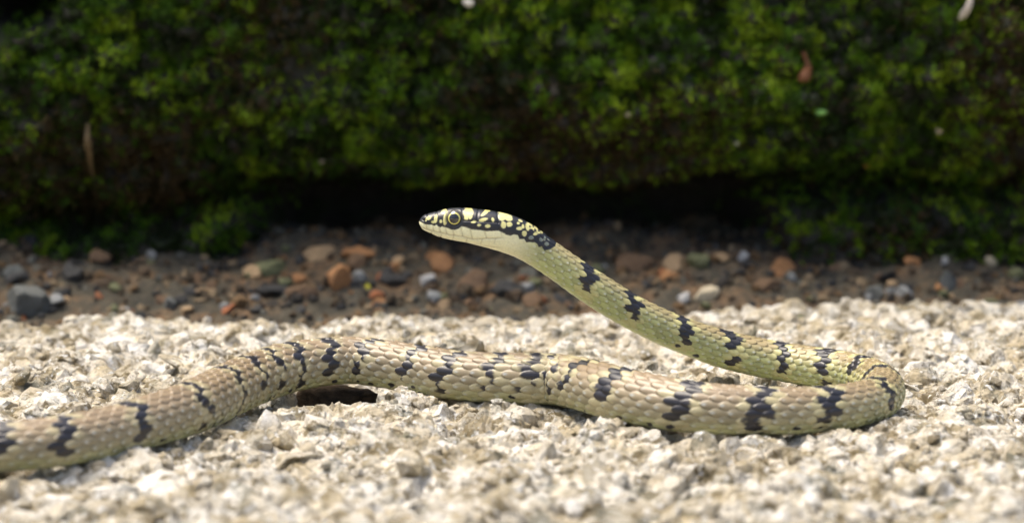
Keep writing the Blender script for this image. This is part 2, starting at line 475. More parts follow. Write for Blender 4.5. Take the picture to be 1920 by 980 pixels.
# ------------------------------------------------------------------ the mossy rock wall
def px_x(u, y=.62): return (u - CX) * (y * cp) / FPX
def v_to_z(v, y=.62): return float(at_y(960, v, y)[2])
Z340, Z500 = v_to_z(345), v_to_z(500)
UEDGE = np.array([-600, 0, 250, 430, 560, 800, 1100, 1400, 1500, 1700, 1920, 2500])
def edge_z(x):          # lower lip of the upper ledge
    v = np.array([400, 395, 380, 350, 352, 372, 362, 345, 330, 320, 335, 330])
    return np.interp(x, px_x(UEDGE), [v_to_z(q) for q in v])
def deep(x):            # how far the rock is cut back below the lip
    return np.interp(x, px_x(UEDGE), [.012, .010, .012, .024, .048, .055, .055, .050, .026, .017, .016, .016])
def wall_y(x, z):
    y = .622 + .10 * np.clip(z - .05, 0, .03)
    ez = edge_z(x) + fbm(x * 40, x * 0, seed=61) * .010
    cut = 1 - sstep(-.007, .004, z - ez)
    y = y + .014 * (1 - sstep(-.002, .024, z - ez)) * (1 - cut)
    y = y + .014 * cut
    y = y + cut * deep(x)
    # the lower rocks left and right come forward again under the dark slot
    side = 1 - sstep(.020, .046, deep(x))
    lowb = 1 - sstep(-.014, -.007, z - ez)
    y = y - lowb * side * .026
    y = y + .03 * sstep(.115, .15, z) ** 2
    y = y - fbm(x * 26, z * 26, seed=65, octv=3) * .020
    d, _, _ = worley(x * 105 + .8 * fbm(x * 90, z * 90, seed=5), z * 120, seed=71)
    mask = moss_mask(x, z)
    y = y - (.0100 * np.clip(.75 - d, 0, 1)) * mask * (1 - .5 * cut)
    d, _, _ = worley(x * 250, z * 280, seed=81)
    y = y - (.0046 * np.clip(.8 - d, 0, 1)) * (.4 + .6 * mask)
    # dark hollow high on the left
    y = y + .045 * np.exp(-(((x - px_x(15)) / .011) ** 2 + ((z - v_to_z(-15)) / .0085) ** 2) ** 2)
    return y
def moss_mask(x, z):
    n = fbm(x * 34, z * 42, seed=91, octv=4) + .35 * fbm(x * 150, z * 150, seed=97, octv=2)
    m = sstep(-.10, .03, n + .15)
    bare = np.exp(-(((x - px_x(575)) / .0085) ** 2 + ((z - v_to_z(135)) / .0085) ** 2))
    m = np.maximum(m, np.exp(-(((x - px_x(1640)) / .020) ** 2 + ((z - v_to_z(130)) / .022) ** 2)))
    m = m * (1 - bare) * (1 - np.exp(-(((x - px_x(15)) / .012) ** 2 + ((z - v_to_z(-15)) / .0095) ** 2) ** 2))
    ez = edge_z(x)
    m = m * (1 - sstep(.012, .045, deep(x)) * (1 - sstep(-.004, .010, z - ez)))
    return m
wx = np.arange(-.26, .2605, .0010); wz = np.arange(-.006, .152, .0009)
WX, WZ = np.meshgrid(wx, wz, indexing='ij')
WY = wall_y(WX, WZ)
wv = np.stack([WX, WY, WZ], -1).reshape(-1, 3)
nu, nv = WX.shape
idx = np.arange(nu * nv).reshape(nu, nv)
loop = np.concatenate([idx[:, 0], idx[-1, 1:], idx[-2::-1, -1], idx[0, -2:0:-1]])
back = wv[loop].copy(); back[:, 1] = .86
bi = len(wv) + np.arange(len(loop))
rim = np.stack([loop, bi, np.roll(bi, -1), np.roll(loop, -1)], 1)
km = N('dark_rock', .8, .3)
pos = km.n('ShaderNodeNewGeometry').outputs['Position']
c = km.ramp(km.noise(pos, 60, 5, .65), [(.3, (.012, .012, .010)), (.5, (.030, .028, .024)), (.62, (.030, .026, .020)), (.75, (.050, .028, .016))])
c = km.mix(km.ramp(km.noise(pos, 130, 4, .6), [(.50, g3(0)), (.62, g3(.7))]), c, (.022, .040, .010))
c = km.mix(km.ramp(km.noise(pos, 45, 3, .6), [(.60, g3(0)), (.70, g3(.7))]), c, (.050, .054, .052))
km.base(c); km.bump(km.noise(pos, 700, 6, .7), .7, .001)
wall = link('mossy_rock_wall', mesh_np('mossy_rock_wall', np.concatenate([wv, back]), [grid_faces(nu, nv), rim], True, mat=km.m),
            label='dark undercut rock ledge overgrown with green moss behind the snake', cat='rock wall')
# moss: little leafy shoots all over the rock
nt = 62000
mx = rng.uniform(-.19, .19, nt * 3); mz = rng.uniform(.0, .135, nt * 3)
pk = moss_mask(mx, mz)
lowside = (1 - sstep(.020, .046, deep(mx)))
pk = pk * np.where(mz < edge_z(mx) - .004, .85 * lowside * sstep(.002, .010, mz), 1.0)
kp = rng.uniform(0, 1, nt * 3) < pk * .9 + .015
mx, mz = mx[kp][:nt], mz[kp][:nt]; nt = len(mx)
e = .0008
my = wall_y(mx, mz)
nx_ = (wall_y(mx + e, mz) - my) / e; nz_ = (wall_y(mx, mz + e) - my) / e
nor = np.stack([nx_, -np.ones(nt), nz_], 1); nor /= np.linalg.norm(nor, axis=1)[:, None]
NB = 6
Lb = rng.uniform(.0011, .0024, (nt, NB, 1))
dirs = nor[:, None, :] + rng.normal(size=(nt, NB, 3)) * .55 + np.array([0, -.1, .35])
dirs /= np.linalg.norm(dirs, axis=2, keepdims=True)
side = np.cross(dirs, rng.normal(size=(nt, NB, 3))); side /= np.linalg.norm(side, axis=2, keepdims=True)
root = np.stack([mx, my + .0004, mz], 1)[:, None, :] + rng.normal(size=(nt, NB, 3)) * .0004
wb = rng.uniform(.00022, .00042, (nt, NB, 1))
mid = root + dirs * Lb * .5
tri = np.stack([root, mid + side * wb, root + dirs * Lb, mid - side * wb], 2)      # kite-shaped leaf
mv = tri.reshape(-1, 3)
mf = np.arange(nt * NB * 4).reshape(-1, 4)
_, _, cid = worley(mx * 250, mz * 280, seed=81)
hue = fbm(mx * 40, mz * 40, seed=111, octv=3) * 1.5 + (cid - .5) * 1.2 + rng.normal(size=nt) * .12 + .02
greens = np.array([[.012, .022, .003], [.028, .062, .005], [.058, .145, .006], [.13, .26, .008], [.24, .36, .014]])
gi = np.clip((hue + .5) * 4, 0, 3.999); g0 = gi.astype(int); gf = (gi - g0)[:, None]
mc = greens[g0] * (1 - gf) + greens[np.minimum(g0 + 1, 4)] * gf
brown = (fbm(mx * 30 + 9, mz * 30, seed=131, octv=3) + rng.normal(size=nt) * .12) > .15
mc[brown] = np.array([.075, .050, .018]) * rng.uniform(.6, 1.5, (brown.sum(), 1))
mcol = np.repeat(.82 * mc[:, None, :] * rng.uniform(.75, 1.25, (nt, NB, 1)), 4, axis=1).reshape(-1, 3)
kk = N('moss', .6, .3)
a = kk.n('ShaderNodeAttribute', attribute_name='Col').outputs['Color']
kk.base(a)
tr = kk.n('ShaderNodeBsdfTranslucent'); kk.l(a, tr.inputs['Color'])
mxs = kk.n('ShaderNodeMixShader'); mxs.inputs[0].default_value = .25
kk.l(kk.p.outputs[0], mxs.inputs[1]); kk.l(tr.outputs[0], mxs.inputs[2]); kk.l(mxs.outputs[0], kk.o.inputs[0])
moss = link('moss', mesh_np('moss', mv, mf, False, mcol, kk.m), wall, kind='stuff')

# ------------------------------------------------------------------ pebbles in the debris
def plain_rock(nm, col, rough=.6, mottle=.5):
    k = N(nm, rough, .35)
    pos = k.coord('Object')
    c = k.mix(k.ramp(k.noise(pos, 3.5, 5, .65), [(.40, g3(0)), (.70, g3(mottle))]), tuple(col), tuple(np.array(col) * .45))
    k.base(c); k.bump(k.noise(pos, 9, 5, .7), .4, .15)
    return k.m
RM = {'orange': plain_rock('orange_stone', (.40, .20, .085)), 'tan': plain_rock('tan_stone', (.40, .28, .16)), 'white': plain_rock('white_stone', (.50, .50, .49)),
      'grey': plain_rock('grey_stone', (.26, .27, .27)), 'dark': plain_rock('dark_stone', (.045, .045, .045)), 'bluegrey': plain_rock('bluegrey_stone', (.12, .128, .122)),
      'rust': plain_rock('rust_stone', (.30, .11, .045)), 'olive': plain_rock('olive_stone', (.14, .15, .075)), 'brown': plain_rock('brown_stone', (.17, .105, .06)), 'cream': plain_rock('cream_stone', (.52, .45, .32)),
      'yellow': plain_rock('yellow_leaf', (.42, .40, .03), .5, .2)}
rshape = {k: [mesh_np('pebble', *rock_shape(3, 500 + 7 * i + 31 * j, 8, .22, .8), False, mat=RM[k]) for i in range(4)] for j, k in enumerate(RM)}
def soil_hit(u, v):
    ys = np.arange(.556, .74, .0005); d = ray(u, v)
    pp = CAMP + d[None] * (ys / d[1])[:, None]
    below = pp[:, 2] <= soil_h(pp[:, 0], ys) - .010 * (1 - sstep(.552, .570, ys - .06 * pp[:, 0]))
    return pp[np.argmax(below)] if below.any() else pp[-1]
def pebble(u, v, wpx, hpx, kind, label, group=None, name='pebble', cat='pebble', rot=None, i=0):
    p = soil_hit(u, v + hpx * .35)
    k = p[1] / FPX
    o = bpy.data.objects.new(name, rshape[kind][i % 4]); COL.objects.link(o)
    sxy = wpx / 2 * k * 1.1; szz = hpx / 2 * k * 1.3
    o.location = (p[0], p[1] + sxy * .2, p[2] + szz * .30); o.scale = (sxy, sxy * .9, szz)
    o.rotation_euler = (rng.normal() * .15, rng.normal() * .15, rng.uniform(0, 6.28)) if rot is None else rot
    o['label'] = label; o['category'] = cat
    if group: o['group'] = group
    return o
BIG = [
    (632, 514, 50, 58, 'orange', 'large orange brown stone standing upright in the debris under the ledge'),
    (556, 518, 34, 24, 'orange', 'small bright orange pebble beside the large orange stone'),
    (592, 473, 64, 34, 'tan', 'flat tan stone lying behind the large orange stone'),
    (672, 470, 70, 40, 'orange', 'broad orange stone at the back of the dark hollow'),
    (668, 488, 46, 34, 'brown', 'grey brown stone leaning on the large orange stone'),
    (746, 486, 34, 36, 'tan', 'rounded tan pebble in the debris below the snake snout'),
    (806, 520, 42, 34, 'white', 'pale grey white pebble resting on another below the snake chin'),
    (812, 556, 40, 30, 'grey', 'grey pebble under the pale one below the snake chin'),
    (828, 490, 40, 44, 'orange', 'orange brown stone beneath the snake throat'),
    (505, 500, 48, 40, 'olive', 'olive grey stone in the debris between the orange stones and the mossy rock'),
    (478, 508, 50, 26, 'tan', 'low tan stone beside the olive grey stone'),
    (512, 540, 60, 30, 'dark', 'black stone in front of the olive grey stone'),
    (390, 545, 60, 30, 'tan', 'flat tan grey stone under the mossy rock ahead of the snout'),
    (318, 568, 36, 34, 'bluegrey', 'blue grey angular pebble at the granite edge ahead of the snout'),
    (216, 536, 34, 28, 'olive', 'small olive pebble under the mossy rock ahead of the snout'),
    (184, 552, 18, 20, 'rust', 'tiny reddish pebble beside the small olive pebble'),
    (28, 512, 46, 40, 'bluegrey', 'blue grey stone against the mossy rock ahead of the snout'),
    (48, 560, 110, 70, 'bluegrey', 'large smooth grey slab at the foot of the mossy rock ahead of the snout'),
    (100, 560, 60, 34, 'grey', 'grey pebble leaning on the large smooth slab'),
    (44, 578, 20, 18, 'rust', 'tiny red pebble in front of the large smooth slab'),
    (233, 580, 22, 18, 'grey', 'tiny pale grey pebble near the blue grey angular pebble'),
    (1282, 555, 32, 28, 'white', 'bright white round pebble behind the rising neck'),
    (1325, 548, 62, 46, 'cream', 'cream stone touching the bright white pebble behind the neck'),
    (1355, 480, 36, 20, 'tan', 'small flat tan pebble high in the debris behind the neck'),
    (1393, 478, 22, 26, 'white', 'small white chip high in the debris behind the neck'),
    (1310, 486, 34, 40, 'olive', 'olive grey pebble beside the small flat tan pebble'),
    (1262, 490, 50, 44, 'tan', 'tan stone behind the neck near the first black bars'),
    (1258, 515, 40, 36, 'orange', 'orange stone in front of the tan stone behind the neck'),
    (1182, 488, 70, 40, 'brown', 'brown stone in the debris behind the middle of the neck'),
    (1466, 496, 56, 54, 'orange', 'rust orange stone where the hollow meets the mossy rock beyond the body loop'),
    (1440, 530, 50, 44, 'brown', 'dark brown stone below the rust orange stone'),
    (1497, 458, 18, 30, 'rust', 'thin reddish chip above the rust orange stone'),
    (1536, 464, 12, 12, 'rust', 'tiny orange chip on the mossy rock beyond the body loop'),
    (1640, 548, 44, 40, 'bluegrey', 'grey green pebble under the mossy rock beyond the body loop'),
    (1700, 548, 46, 40, 'grey', 'grey brown pebble at the granite edge beyond the body loop'),
    (1780, 524, 34, 50, 'bluegrey', 'tall blue grey stone beside bright moss beyond the body loop'),
    (1770, 487, 18, 22, 'white', 'small white chip above the tall blue grey stone'),
    (1858, 486, 24, 26, 'cream', 'yellow cream pebble resting in bright moss above the tall blue grey stone'),
    (1764, 560, 18, 16, 'cream', 'tiny cream pebble below the tall blue grey stone'),
    (1900, 575, 34, 20, 'cream', 'cream pebble at the granite edge beyond the tall blue grey stone'),
    (690, 534, 22, 14, 'yellow', 'small yellow leaf scrap lying on the debris'),
    (885, 520, 70, 50, 'brown', 'brown stone in the debris under the throat bulge'),
    (960, 535, 60, 50, 'dark', 'blackish stone in shade below the raised neck'),
    (745, 520, 60, 30, 'dark', 'blackish stone beside the pale pebble pair'),
    (1005, 560, 50, 34, 'brown', 'dull brown pebble below the first neck bar'),
    (130, 505, 60, 44, 'dark', 'black stone tucked beneath the mossy rock ahead of the snout'),
]
for i, b in enumerate(BIG):
    leaf = b[4] == 'yellow'
    pebble(*b, name='leaf_scrap' if leaf else 'pebble', cat='leaf' if leaf else 'pebble', i=i)
CRUMB = {'dark': 'small blackish', 'brown': 'small dull brown', 'olive': 'small olive', 'grey': 'small grey', 'tan': 'small tan', 'rust': 'small rust red', 'orange': 'small orange'}
for i in range(170):
    u = rng.uniform(-40, 1960); v = rng.uniform(445, 600)
    if 480 < u < 1440 and v < 460: continue
    kd = rng.choice(['dark', 'brown', 'olive', 'grey', 'tan', 'rust', 'orange'], p=[.30, .26, .14, .10, .10, .04, .06])
    s_ = rng.uniform(10, 30)
    pebble(u, v, s_ * rng.uniform(.9, 1.5), s_, kd, CRUMB[kd] + ' crumb of stone in the dark debris along the wall foot', CRUMB[kd] + ' stone crumbs at the wall foot', 'stone_crumb', 'stone crumb', i=i)
nd = 3600
dx = rng.uniform(-.17, .17, nd); dy = rng.uniform(.562, .665, nd); ds = np.exp(rng.normal(np.log(.0011), .4, nd)).clip(.0005, .003)
dz = soil_h(dx, dy) + ds * .2
dpal = np.array([(.05, .045, .04), (.10, .07, .045), (.16, .10, .05), (.13, .13, .11), (.24, .18, .11), (.05, .05, .05), (.08, .06, .04)])
joined('grit', dx, dy, dz, ds, 1, dpal[rng.integers(0, len(dpal), nd)], grit_mat('debris_grit'), soil, seedb=700)

# ------------------------------------------------------------------ small things caught on the wall
def tube(name, pts, rads, mat, nseg=10, n=40):
    pts = np.array(pts); t = np.linspace(0, 1, len(pts)); q = np.linspace(0, 1, n)
    c = catmull(pts, t, q); r = np.interp(q, t, rads)
    tg = np.gradient(c, axis=0); tg /= np.linalg.norm(tg, axis=1)[:, None]
    a = np.cross(tg, [.3, 1, .1]); a /= np.linalg.norm(a, axis=1)[:, None]; b = np.cross(tg, a)
    ph = np.linspace(0, 2 * np.pi, nseg, endpoint=False)
    r = r[:, None] * (1 + .25 * fbm(q[:, None] * 9 + 0 * ph, np.cos(ph)[None] + 0 * q[:, None], seed=3, octv=2))
    v = c[:, None, :] + r[..., None] * (np.cos(ph)[None, :, None] * a[:, None, :] + np.sin(ph)[None, :, None] * b[:, None, :])
    v = v.reshape(-1, 3)
    caps = np.stack([np.zeros(nseg - 2, int), np.arange(1, nseg - 1), np.arange(2, nseg)], 1)
    return mesh_np(name, v, [grid_faces(n, nseg, True), caps, caps[:, ::-1] + (n - 1) * nseg], True, mat=mat)
def wpt(u, v, off=0.0):
    p = at_y(u, v, .62)
    for _ in range(12): p = at_y(u, v, float(wall_y(np.array([p[0]]), np.array([p[2]]))[0]) - off)
    return p
def simple(nm, c, rough=.6, var=.5):
    k = N(nm, rough, .35)
    pos = k.n('ShaderNodeNewGeometry').outputs['Position']
    k.base(k.mix(k.ramp(k.noise(pos, 600, 4, .6), [(.4, g3(0)), (.7, g3(var))]), c, tuple(np.array(c) * .5)))
    k.bump(k.noise(pos, 1500, 4, .6), .4, .0004)
    return k.m
link('root', tube('root', [wpt(1816, -30, .003), wpt(1820, -6, .004), wpt(1815, 14, .004), wpt(1806, 28, .003), wpt(1798, 36, .001)], [.0006, .0007, .0009, .0010, .0003], simple('pale_root', (.55, .50, .44))),
     label='pale curved root tip hanging over the moss', cat='root')
link('dry_stem', tube('dry_stem', [wpt(165, 232, .002), wpt(164, 262, .003), wpt(168, 292, .003), wpt(174, 330, .001)], [.0005, .0009, .0008, .0003], simple('dry_stem', (.17, .12, .06))),
     label='dry brown stem stuck upright in the moss', cat='stem')
link('dead_leaf', tube('dead_leaf', [wpt(1505, 96, .002), wpt(1514, 124, .003), wpt(1508, 144, .003), wpt(1496, 150, .0025)], [.0005, .0010, .0016, .0005], simple('dead_leaf', (.17, .07, .03))),
     label='curled reddish brown dead leaf on bright moss', cat='dead leaf')
def bit(u, v, wpx, col, name, label, cat, seed, off=.002):
    p = wpt(u, v, off); s_ = wpx / 2 * p[1] / FPX
    vv, ff = rock_shape(3, seed, 4, .06, .8)
    o = link(name, mesh_np(name, vv * s_ , ff, True, mat=simple(name + '_skin', col, .5, .25)), label=label, cat=cat)
    o.location = p
    return o
bit(878, 6, 22, (.62, .60, .55), 'wall_pebble', 'small white pebble lodged in the moss above the snake head', 'pebble', 901)
bit(1540, 211, 19, (.26, .55, .16), 'bud', 'pale green round bud on the moss', 'bud', 902)
bit(1178, 215, 13, (.42, .36, .28), 'seed', 'tiny pale seed caught in the dark seam of moss', 'seed', 903)
bit(1381, 270, 13, (.36, .36, .22), 'seed', 'tiny greenish seed below bright moss', 'seed', 904)
bit(1624, 310, 12, (.35, .13, .04), 'berry', 'tiny orange berry at the lower lip of the moss', 'berry', 905)
bit(1760, 246, 15, (.42, .34, .22), 'seed', 'tiny cream seed in moss above the mossy rock beyond the loop', 'seed', 906)
bit(603, 303, 13, (.38, .33, .28), 'seed', 'tiny pinkish grey seed low on the dark moss', 'seed', 907)

# ------------------------------------------------------------------ the snake
# stations along the body
parts_s = [np.arange(0, .0022, .00006), np.arange(.0022, .036, .00013), np.arange(.036, S_EDGE + .004, .000185), np.arange(S_EDGE + .004, STOT, .0006)]
S = np.unique(np.concatenate(parts_s + [[STOT]]))
n_s = len(S)
C = at_s(S)
T = np.stack([np.gradient(C[:, k], S) for k in range(3)], 1); T /= np.linalg.norm(T, axis=1)[:, None]
Zup = np.array([0, 0, 1.0])
B = np.cross(Zup, T); B /= np.linalg.norm(B, axis=1)[:, None]      # to the side
U = np.cross(T, B)                                                # dorsal
rh = np.interp(S, sd, DR)
# half-heights come from the outline; half-width from the table
s_tab = [s_of(u, v, 0, .1) for u, v in ((786, 416), (800, 417), (826, 419), (853, 421), (877, 423), (902, 427), (930, 433), (958, 441), (1008, 469), (1050, 498), (1126, 550), (1243, 614))]
r_at = lambda i: float(np.interp(s_tab[i], sd, DR))
wt = [.0013, .0018, .00245, .0029, .0033, .00355, .0036, .0034, .0031, .0031, r_at(10) * .96, r_at(11) * .98]
rw = np.where(S < s_tab[-1], np.interp(S, s_tab, wt), rh)
capf = np.sqrt(np.clip(1 - (1 - np.clip(S / .0011, 0, 1)) ** 2, 0, 1)) * .97 + .03
rw = rw * capf; rh = rh * capf
# angles: dense on back and flanks
DORS = math.radians(146)
NA, NV = 172, 16
ph = np.concatenate([np.linspace(-DORS, DORS, NA), np.linspace(DORS, 2 * np.pi - DORS, NV + 2)[1:-1]])
n_a = len(ph)
PH = np.broadcast_to(ph, (n_s, n_a)); SS = np.broadcast_to(S[:, None], (n_s, n_a))
headw = 1 - sstep(s_tab[6], s_tab[8], S)[:, None]               # 1 on the head
# cross-section: round body with a flattened belly; boxier head
cosp, sinp = np.cos(PH), np.sin(PH)
ex = .86
csg = np.sign(cosp) * np.abs(cosp) ** np.where(cosp > 0, 1 - (1 - .80) * headw, 1 - .08 * headw)
ssg = np.sign(sinp) * np.abs(sinp) ** (1 - .16 * headw)
lat = ssg * rw[:, None]
ver = csg * rh[:, None]
onground = (rh < 9)
ver = np.where(ver < -.80 * rh[:, None], -.80 * rh[:, None] + (ver + .80 * rh[:, None]) * .80, ver)   # flat belly
# scale lattice
ROWS = 17
drow = 2 * DORS / ROWS
pacc = np.concatenate([[0], np.cumsum(np.diff(sd) / (.62 * np.clip(np.interp(.5 * (sd[1:] + sd[:-1]), sd, DR), .0028, 1) ))])
pS = np.interp(S, sd, pacc)[:, None] + 0 * PH
rowc = (PH + DORS) / drow - .5                                   # row coordinate 0..16 on the back
dorsal = PH <= DORS + 1e-6
bestH = np.full((n_s, n_a), -9.0); bestC = np.zeros((n_s, n_a)); bestR = np.zeros((n_s, n_a)); bestE = np.zeros((n_s, n_a)); bestT = np.zeros((n_s, n_a)); bestB = np.zeros((n_s, n_a))
TIP, HW = .66, .66
for dr in (-1, 0, 1):
    r_ = np.round(rowc) + dr
    off = .5 * np.mod(r_, 2)
    k0 = np.round(pS - off)
    for dk in (-1, 0, 1):
        c_ = k0 + dk + off
        t = pS - c_; b = rowc - r_
        inside_t = np.clip(1 - np.maximum(t, 0) / TIP, 0, 1)
        wloc = HW * np.sqrt(np.clip(1 - (np.maximum(t, 0) / TIP) ** 1.7, 0, 1))
        okm = (t > -1.05) & (t < TIP) & (np.abs(b) < wloc) & (r_ >= 0) & (r_ <= ROWS - 1)
        h = .55 * t / TIP - .55 * (b / HW) ** 2 - .22 * np.clip(t / TIP, 0, 1) ** 4
        m = okm & (h > bestH)
        bestH = np.where(m, h, bestH); bestC = np.where(m, c_, bestC); bestR = np.where(m, r_, bestR)
        bestT = np.where(m, t / TIP, bestT); bestB = np.where(m, b, bestB)
        bestE = np.where(m, np.maximum(np.abs(b) / np.maximum(wloc, 1e-4), np.clip(t / TIP, 0, 1) ** 2), bestE)
bare = bestH < -5
bestH = np.where(bare, -.6, bestH)
bestC = np.where(bare, pS, bestC); bestR = np.where(bare, np.clip(np.round(rowc), 0, ROWS - 1), bestR)
# belly: one wide scute per scale length
tv = np.mod(pS, 1.0)
ventH = -.35 + .45 * tv - .25 * tv ** 6
Hh = np.where(dorsal, bestH, ventH)
vblend = sstep(DORS - drow * .6, DORS, np.abs(np.where(PH > np.pi, PH - 2 * np.pi, PH)))
Hh = Hh * (1 - vblend) + ventH * vblend
amp = .080 * np.sqrt(rw * rh)[:, None]
scalew = (1 - headw) * (sstep(0, .03, STOT - S))[:, None]
neckw = sstep(s_tab[6], s_tab[10], S)[:, None]
disp = amp * Hh * scalew * (.65 + .35 * neckw)
# ---- head plates and mouth, authored on the head's side plane (zoom coordinates: 6x photograph pixels from 760,360)
plane = C[:, None, :] + U[:, None, :] * ver[..., None]
hm = np.nonzero(S < s_tab[9] + .004)[0]
ppx, _ = project(plane[hm].reshape(-1, 3))
HX = (ppx[:, 0].reshape(len(hm), n_a) - 760) * 6; HY = (ppx[:, 1].reshape(len(hm), n_a) - 360) * 6
mouth = np.array([[140, 372], [200, 396], [330, 432], [500, 466], [640, 482], [760, 512], [900, 500], [1060, 492], [1130, 500]])
mdist = HY - np.interp(HX, mouth[:, 0], mouth[:, 1])
mfade = sstep(120, 200, HX) * (1 - sstep(1020, 1140, HX))
hd = np.zeros_like(HX)
hd -= .00016 * np.exp(-(mdist / 11) ** 2) * mfade
sut = np.zeros_like(HX)
lab_x = np.array([250, 325, 395, 465, 545, 640, 740, 890, 1060])
for lx in lab_x:
    xx_ = HX - (lx + (HY - 430) * .18)
    sut = np.maximum(sut, np.exp(-(xx_ / 8) ** 2) * ((mdist < 0) & (mdist > -110)) * mfade)
    hd -= .00016 * np.exp(-(xx_ / 9) ** 2) * ((mdist < 0) & (mdist > -110)) * mfade
for lx in (280, 400, 540, 700, 860, 1000):
    sut = np.maximum(sut, .8 * np.exp(-((HX - lx + (HY - 500) * .3) / 8) ** 2) * ((mdist > 0) & (mdist < 60)) * mfade)
    hd -= .00012 * np.exp(-((HX - lx + (HY - 500) * .3) / 9) ** 2) * ((mdist > 0) & (mdist < 60)) * mfade
sut = np.maximum(sut, .8 * np.exp(-((HY - 552 - .11 * (HX - 560)) / 8) ** 2) * sstep(300, 420, HX) * (1 - sstep(1000, 1100, HX)))
hd -= .00012 * np.exp(-((HY - 552 - .11 * (HX - 560)) / 9) ** 2) * sstep(300, 420, HX) * (1 - sstep(1000, 1100, HX))
for (x0, y0, x1, y1) in ((350, 215, 360, 350), (245, 250, 300, 360), (470, 190, 465, 350), (640, 190, 660, 380), (1030, 225, 1040, 410), (820, 195, 800, 390), (660, 300, 1040, 320)):
    q = np.clip(((HX - x0) * (x1 - x0) + (HY - y0) * (y1 - y0)) / ((x1 - x0) ** 2 + (y1 - y0) ** 2), 0, 1)
    hd -= .00013 * np.exp(-((np.hypot(HX - x0 - q * (x1 - x0), HY - y0 - q * (y1 - y0))) / 9) ** 2)
# nostril and a brow ridge over the eye socket
hd -= .00035 * np.exp(-(np.hypot((HX - 212) / 1.5, HY - 300) / 13) ** 2)
hd += .00022 * np.exp(-(((HX - 560) / 120) ** 2 + ((HY - 195) / 22) ** 2))
hd -= .00045 * np.exp(-(np.hypot(HX - 560, HY - 280) / 80) ** 4)
hdisp = np.zeros((n_s, n_a)); hdisp[hm] = hd * headw[hm]
disp = disp + hdisp
nl = lat / np.maximum(rw[:, None], 1e-5); nvv = ver / np.maximum(rh[:, None], 1e-5)
nn = np.sqrt(nl ** 2 + nvv ** 2)
lat2 = lat + disp * nl / nn; ver2 = ver + disp * nvv / nn
V = C[:, None, :] + B[:, None, :] * lat2[..., None] + U[:, None, :] * ver2[..., None]

# ---- colours of the skin (pattern follows single scales)
vr = np.random.default_rng(11)
angd = np.abs(np.where(PH > np.pi, PH - 2 * np.pi, PH))
rowang = np.abs(bestR - (ROWS - 1) / 2) * drow
pang = np.where(dorsal, .55 * rowang + .45 * angd, angd)
scs = np.interp(bestC, pacc, sd)                                   # s of the scale's centre
scs = np.where(dorsal, .75 * scs + .25 * SS, SS)
tailw = sstep(S_TURN - .030, S_TURN + .045, scs)[..., None]                            # front: yellow green, rear: grey brown
hashv = _h(np.round(bestC * 2), bestR, 0 * bestR, 5)[..., None]
hash2 = _h(np.round(bestC * 2), bestR, 0 * bestR, 8)[..., None]
back_f = srgb(176, 157, 112) ; back_r = srgb(166, 145, 114)
flank_f = srgb(196, 201, 136); flank_r = srgb(170, 159, 128)
belly_f = srgb(212, 222, 150); belly_r = srgb(208, 210, 156)
k1 = sstep(.55, 1.75, pang)[..., None]; k2 = sstep(1.60, 2.45, pang)[..., None]
bk = back_f * (1 - tailw) + back_r * tailw
fl = flank_f * (1 - tailw) + flank_r * tailw
be = belly_f * (1 - tailw) + belly_r * tailw
neckp = (1 - sstep(.030, .085, scs))[..., None]                    # neck is paler yellow all over
bk = bk * (1 - .55 * neckp) + srgb(200, 192, 138) * .55 * neckp
colr = (bk * (1 - k1) + fl * k1) * (1 - k2) + be * k2
colr = colr * (.86 + .26 * hashv)
colr = colr * (1 - .10 * (hash2 > .8))
# sky highlights on the scale tips, painted as blue-white spots
glintw = (np.exp(-((bestT - .68) / .18) ** 2 - (bestB / .16) ** 2) * dorsal * ~bare)[..., None] * scalew[..., None] * sstep(.6, 1.3, pang)[..., None]
colr = colr * (1 - .75 * glintw) + np.array([.80, .87, .86]) * .75 * glintw
# seams of darker skin between scales
seam = (sstep(.80, .98, bestE) * (dorsal & ~bare) + bare * dorsal)[..., None] * scalew[..., None]
colr = colr * (1 - .55 * seam) + np.array([.10, .075, .05]) * .55 * seam * .6
# bars
BARS = [(1095, 513), (1176, 567), (1268, 618), (1358, 645), (1462, 672), (1555, 690), (1622, 706), (1654, 724), (1638, 750), (1540, 767), (1425, 771), (1295, 763), (1168, 741), (1104, 724), (1068, 716), (1036, 712), (1002, 711),
        (938, 709), (862, 704), (787, 693), (695, 680), (610, 678), (545, 689), (497, 703), (458, 718), (416, 738), (350, 768), (240, 801), (115, 827), (8, 838), (-90, 836), (-180, 825), (-270, 815), (-360, 801), (-460, 800)]
sb, last = [], .02
for q, (u, v) in enumerate(BARS):
    s0 = s_of(u, v, last + .002, last + .035 if q < 30 else 1e9); sb.append(s0); last = s0
sb = np.array(sb)
black = np.zeros((n_s, n_a)); cream = np.zeros((n_s, n_a))
wig = fbm(SS * 900, PH * 9, seed=201, octv=3)
Lsc = .60 * np.interp(SS, sd, DR)
hi_tab = np.array([.62, .55, .52, .50, .50, .52, .40, .34, .42, .44, .44, .50, .44, .26, .10, .12, .24, .30, .34, .36, .36, .36, .32, .22, .20, .24, .34, .38, .42, .42, .4, .4, .4, .4, .4])
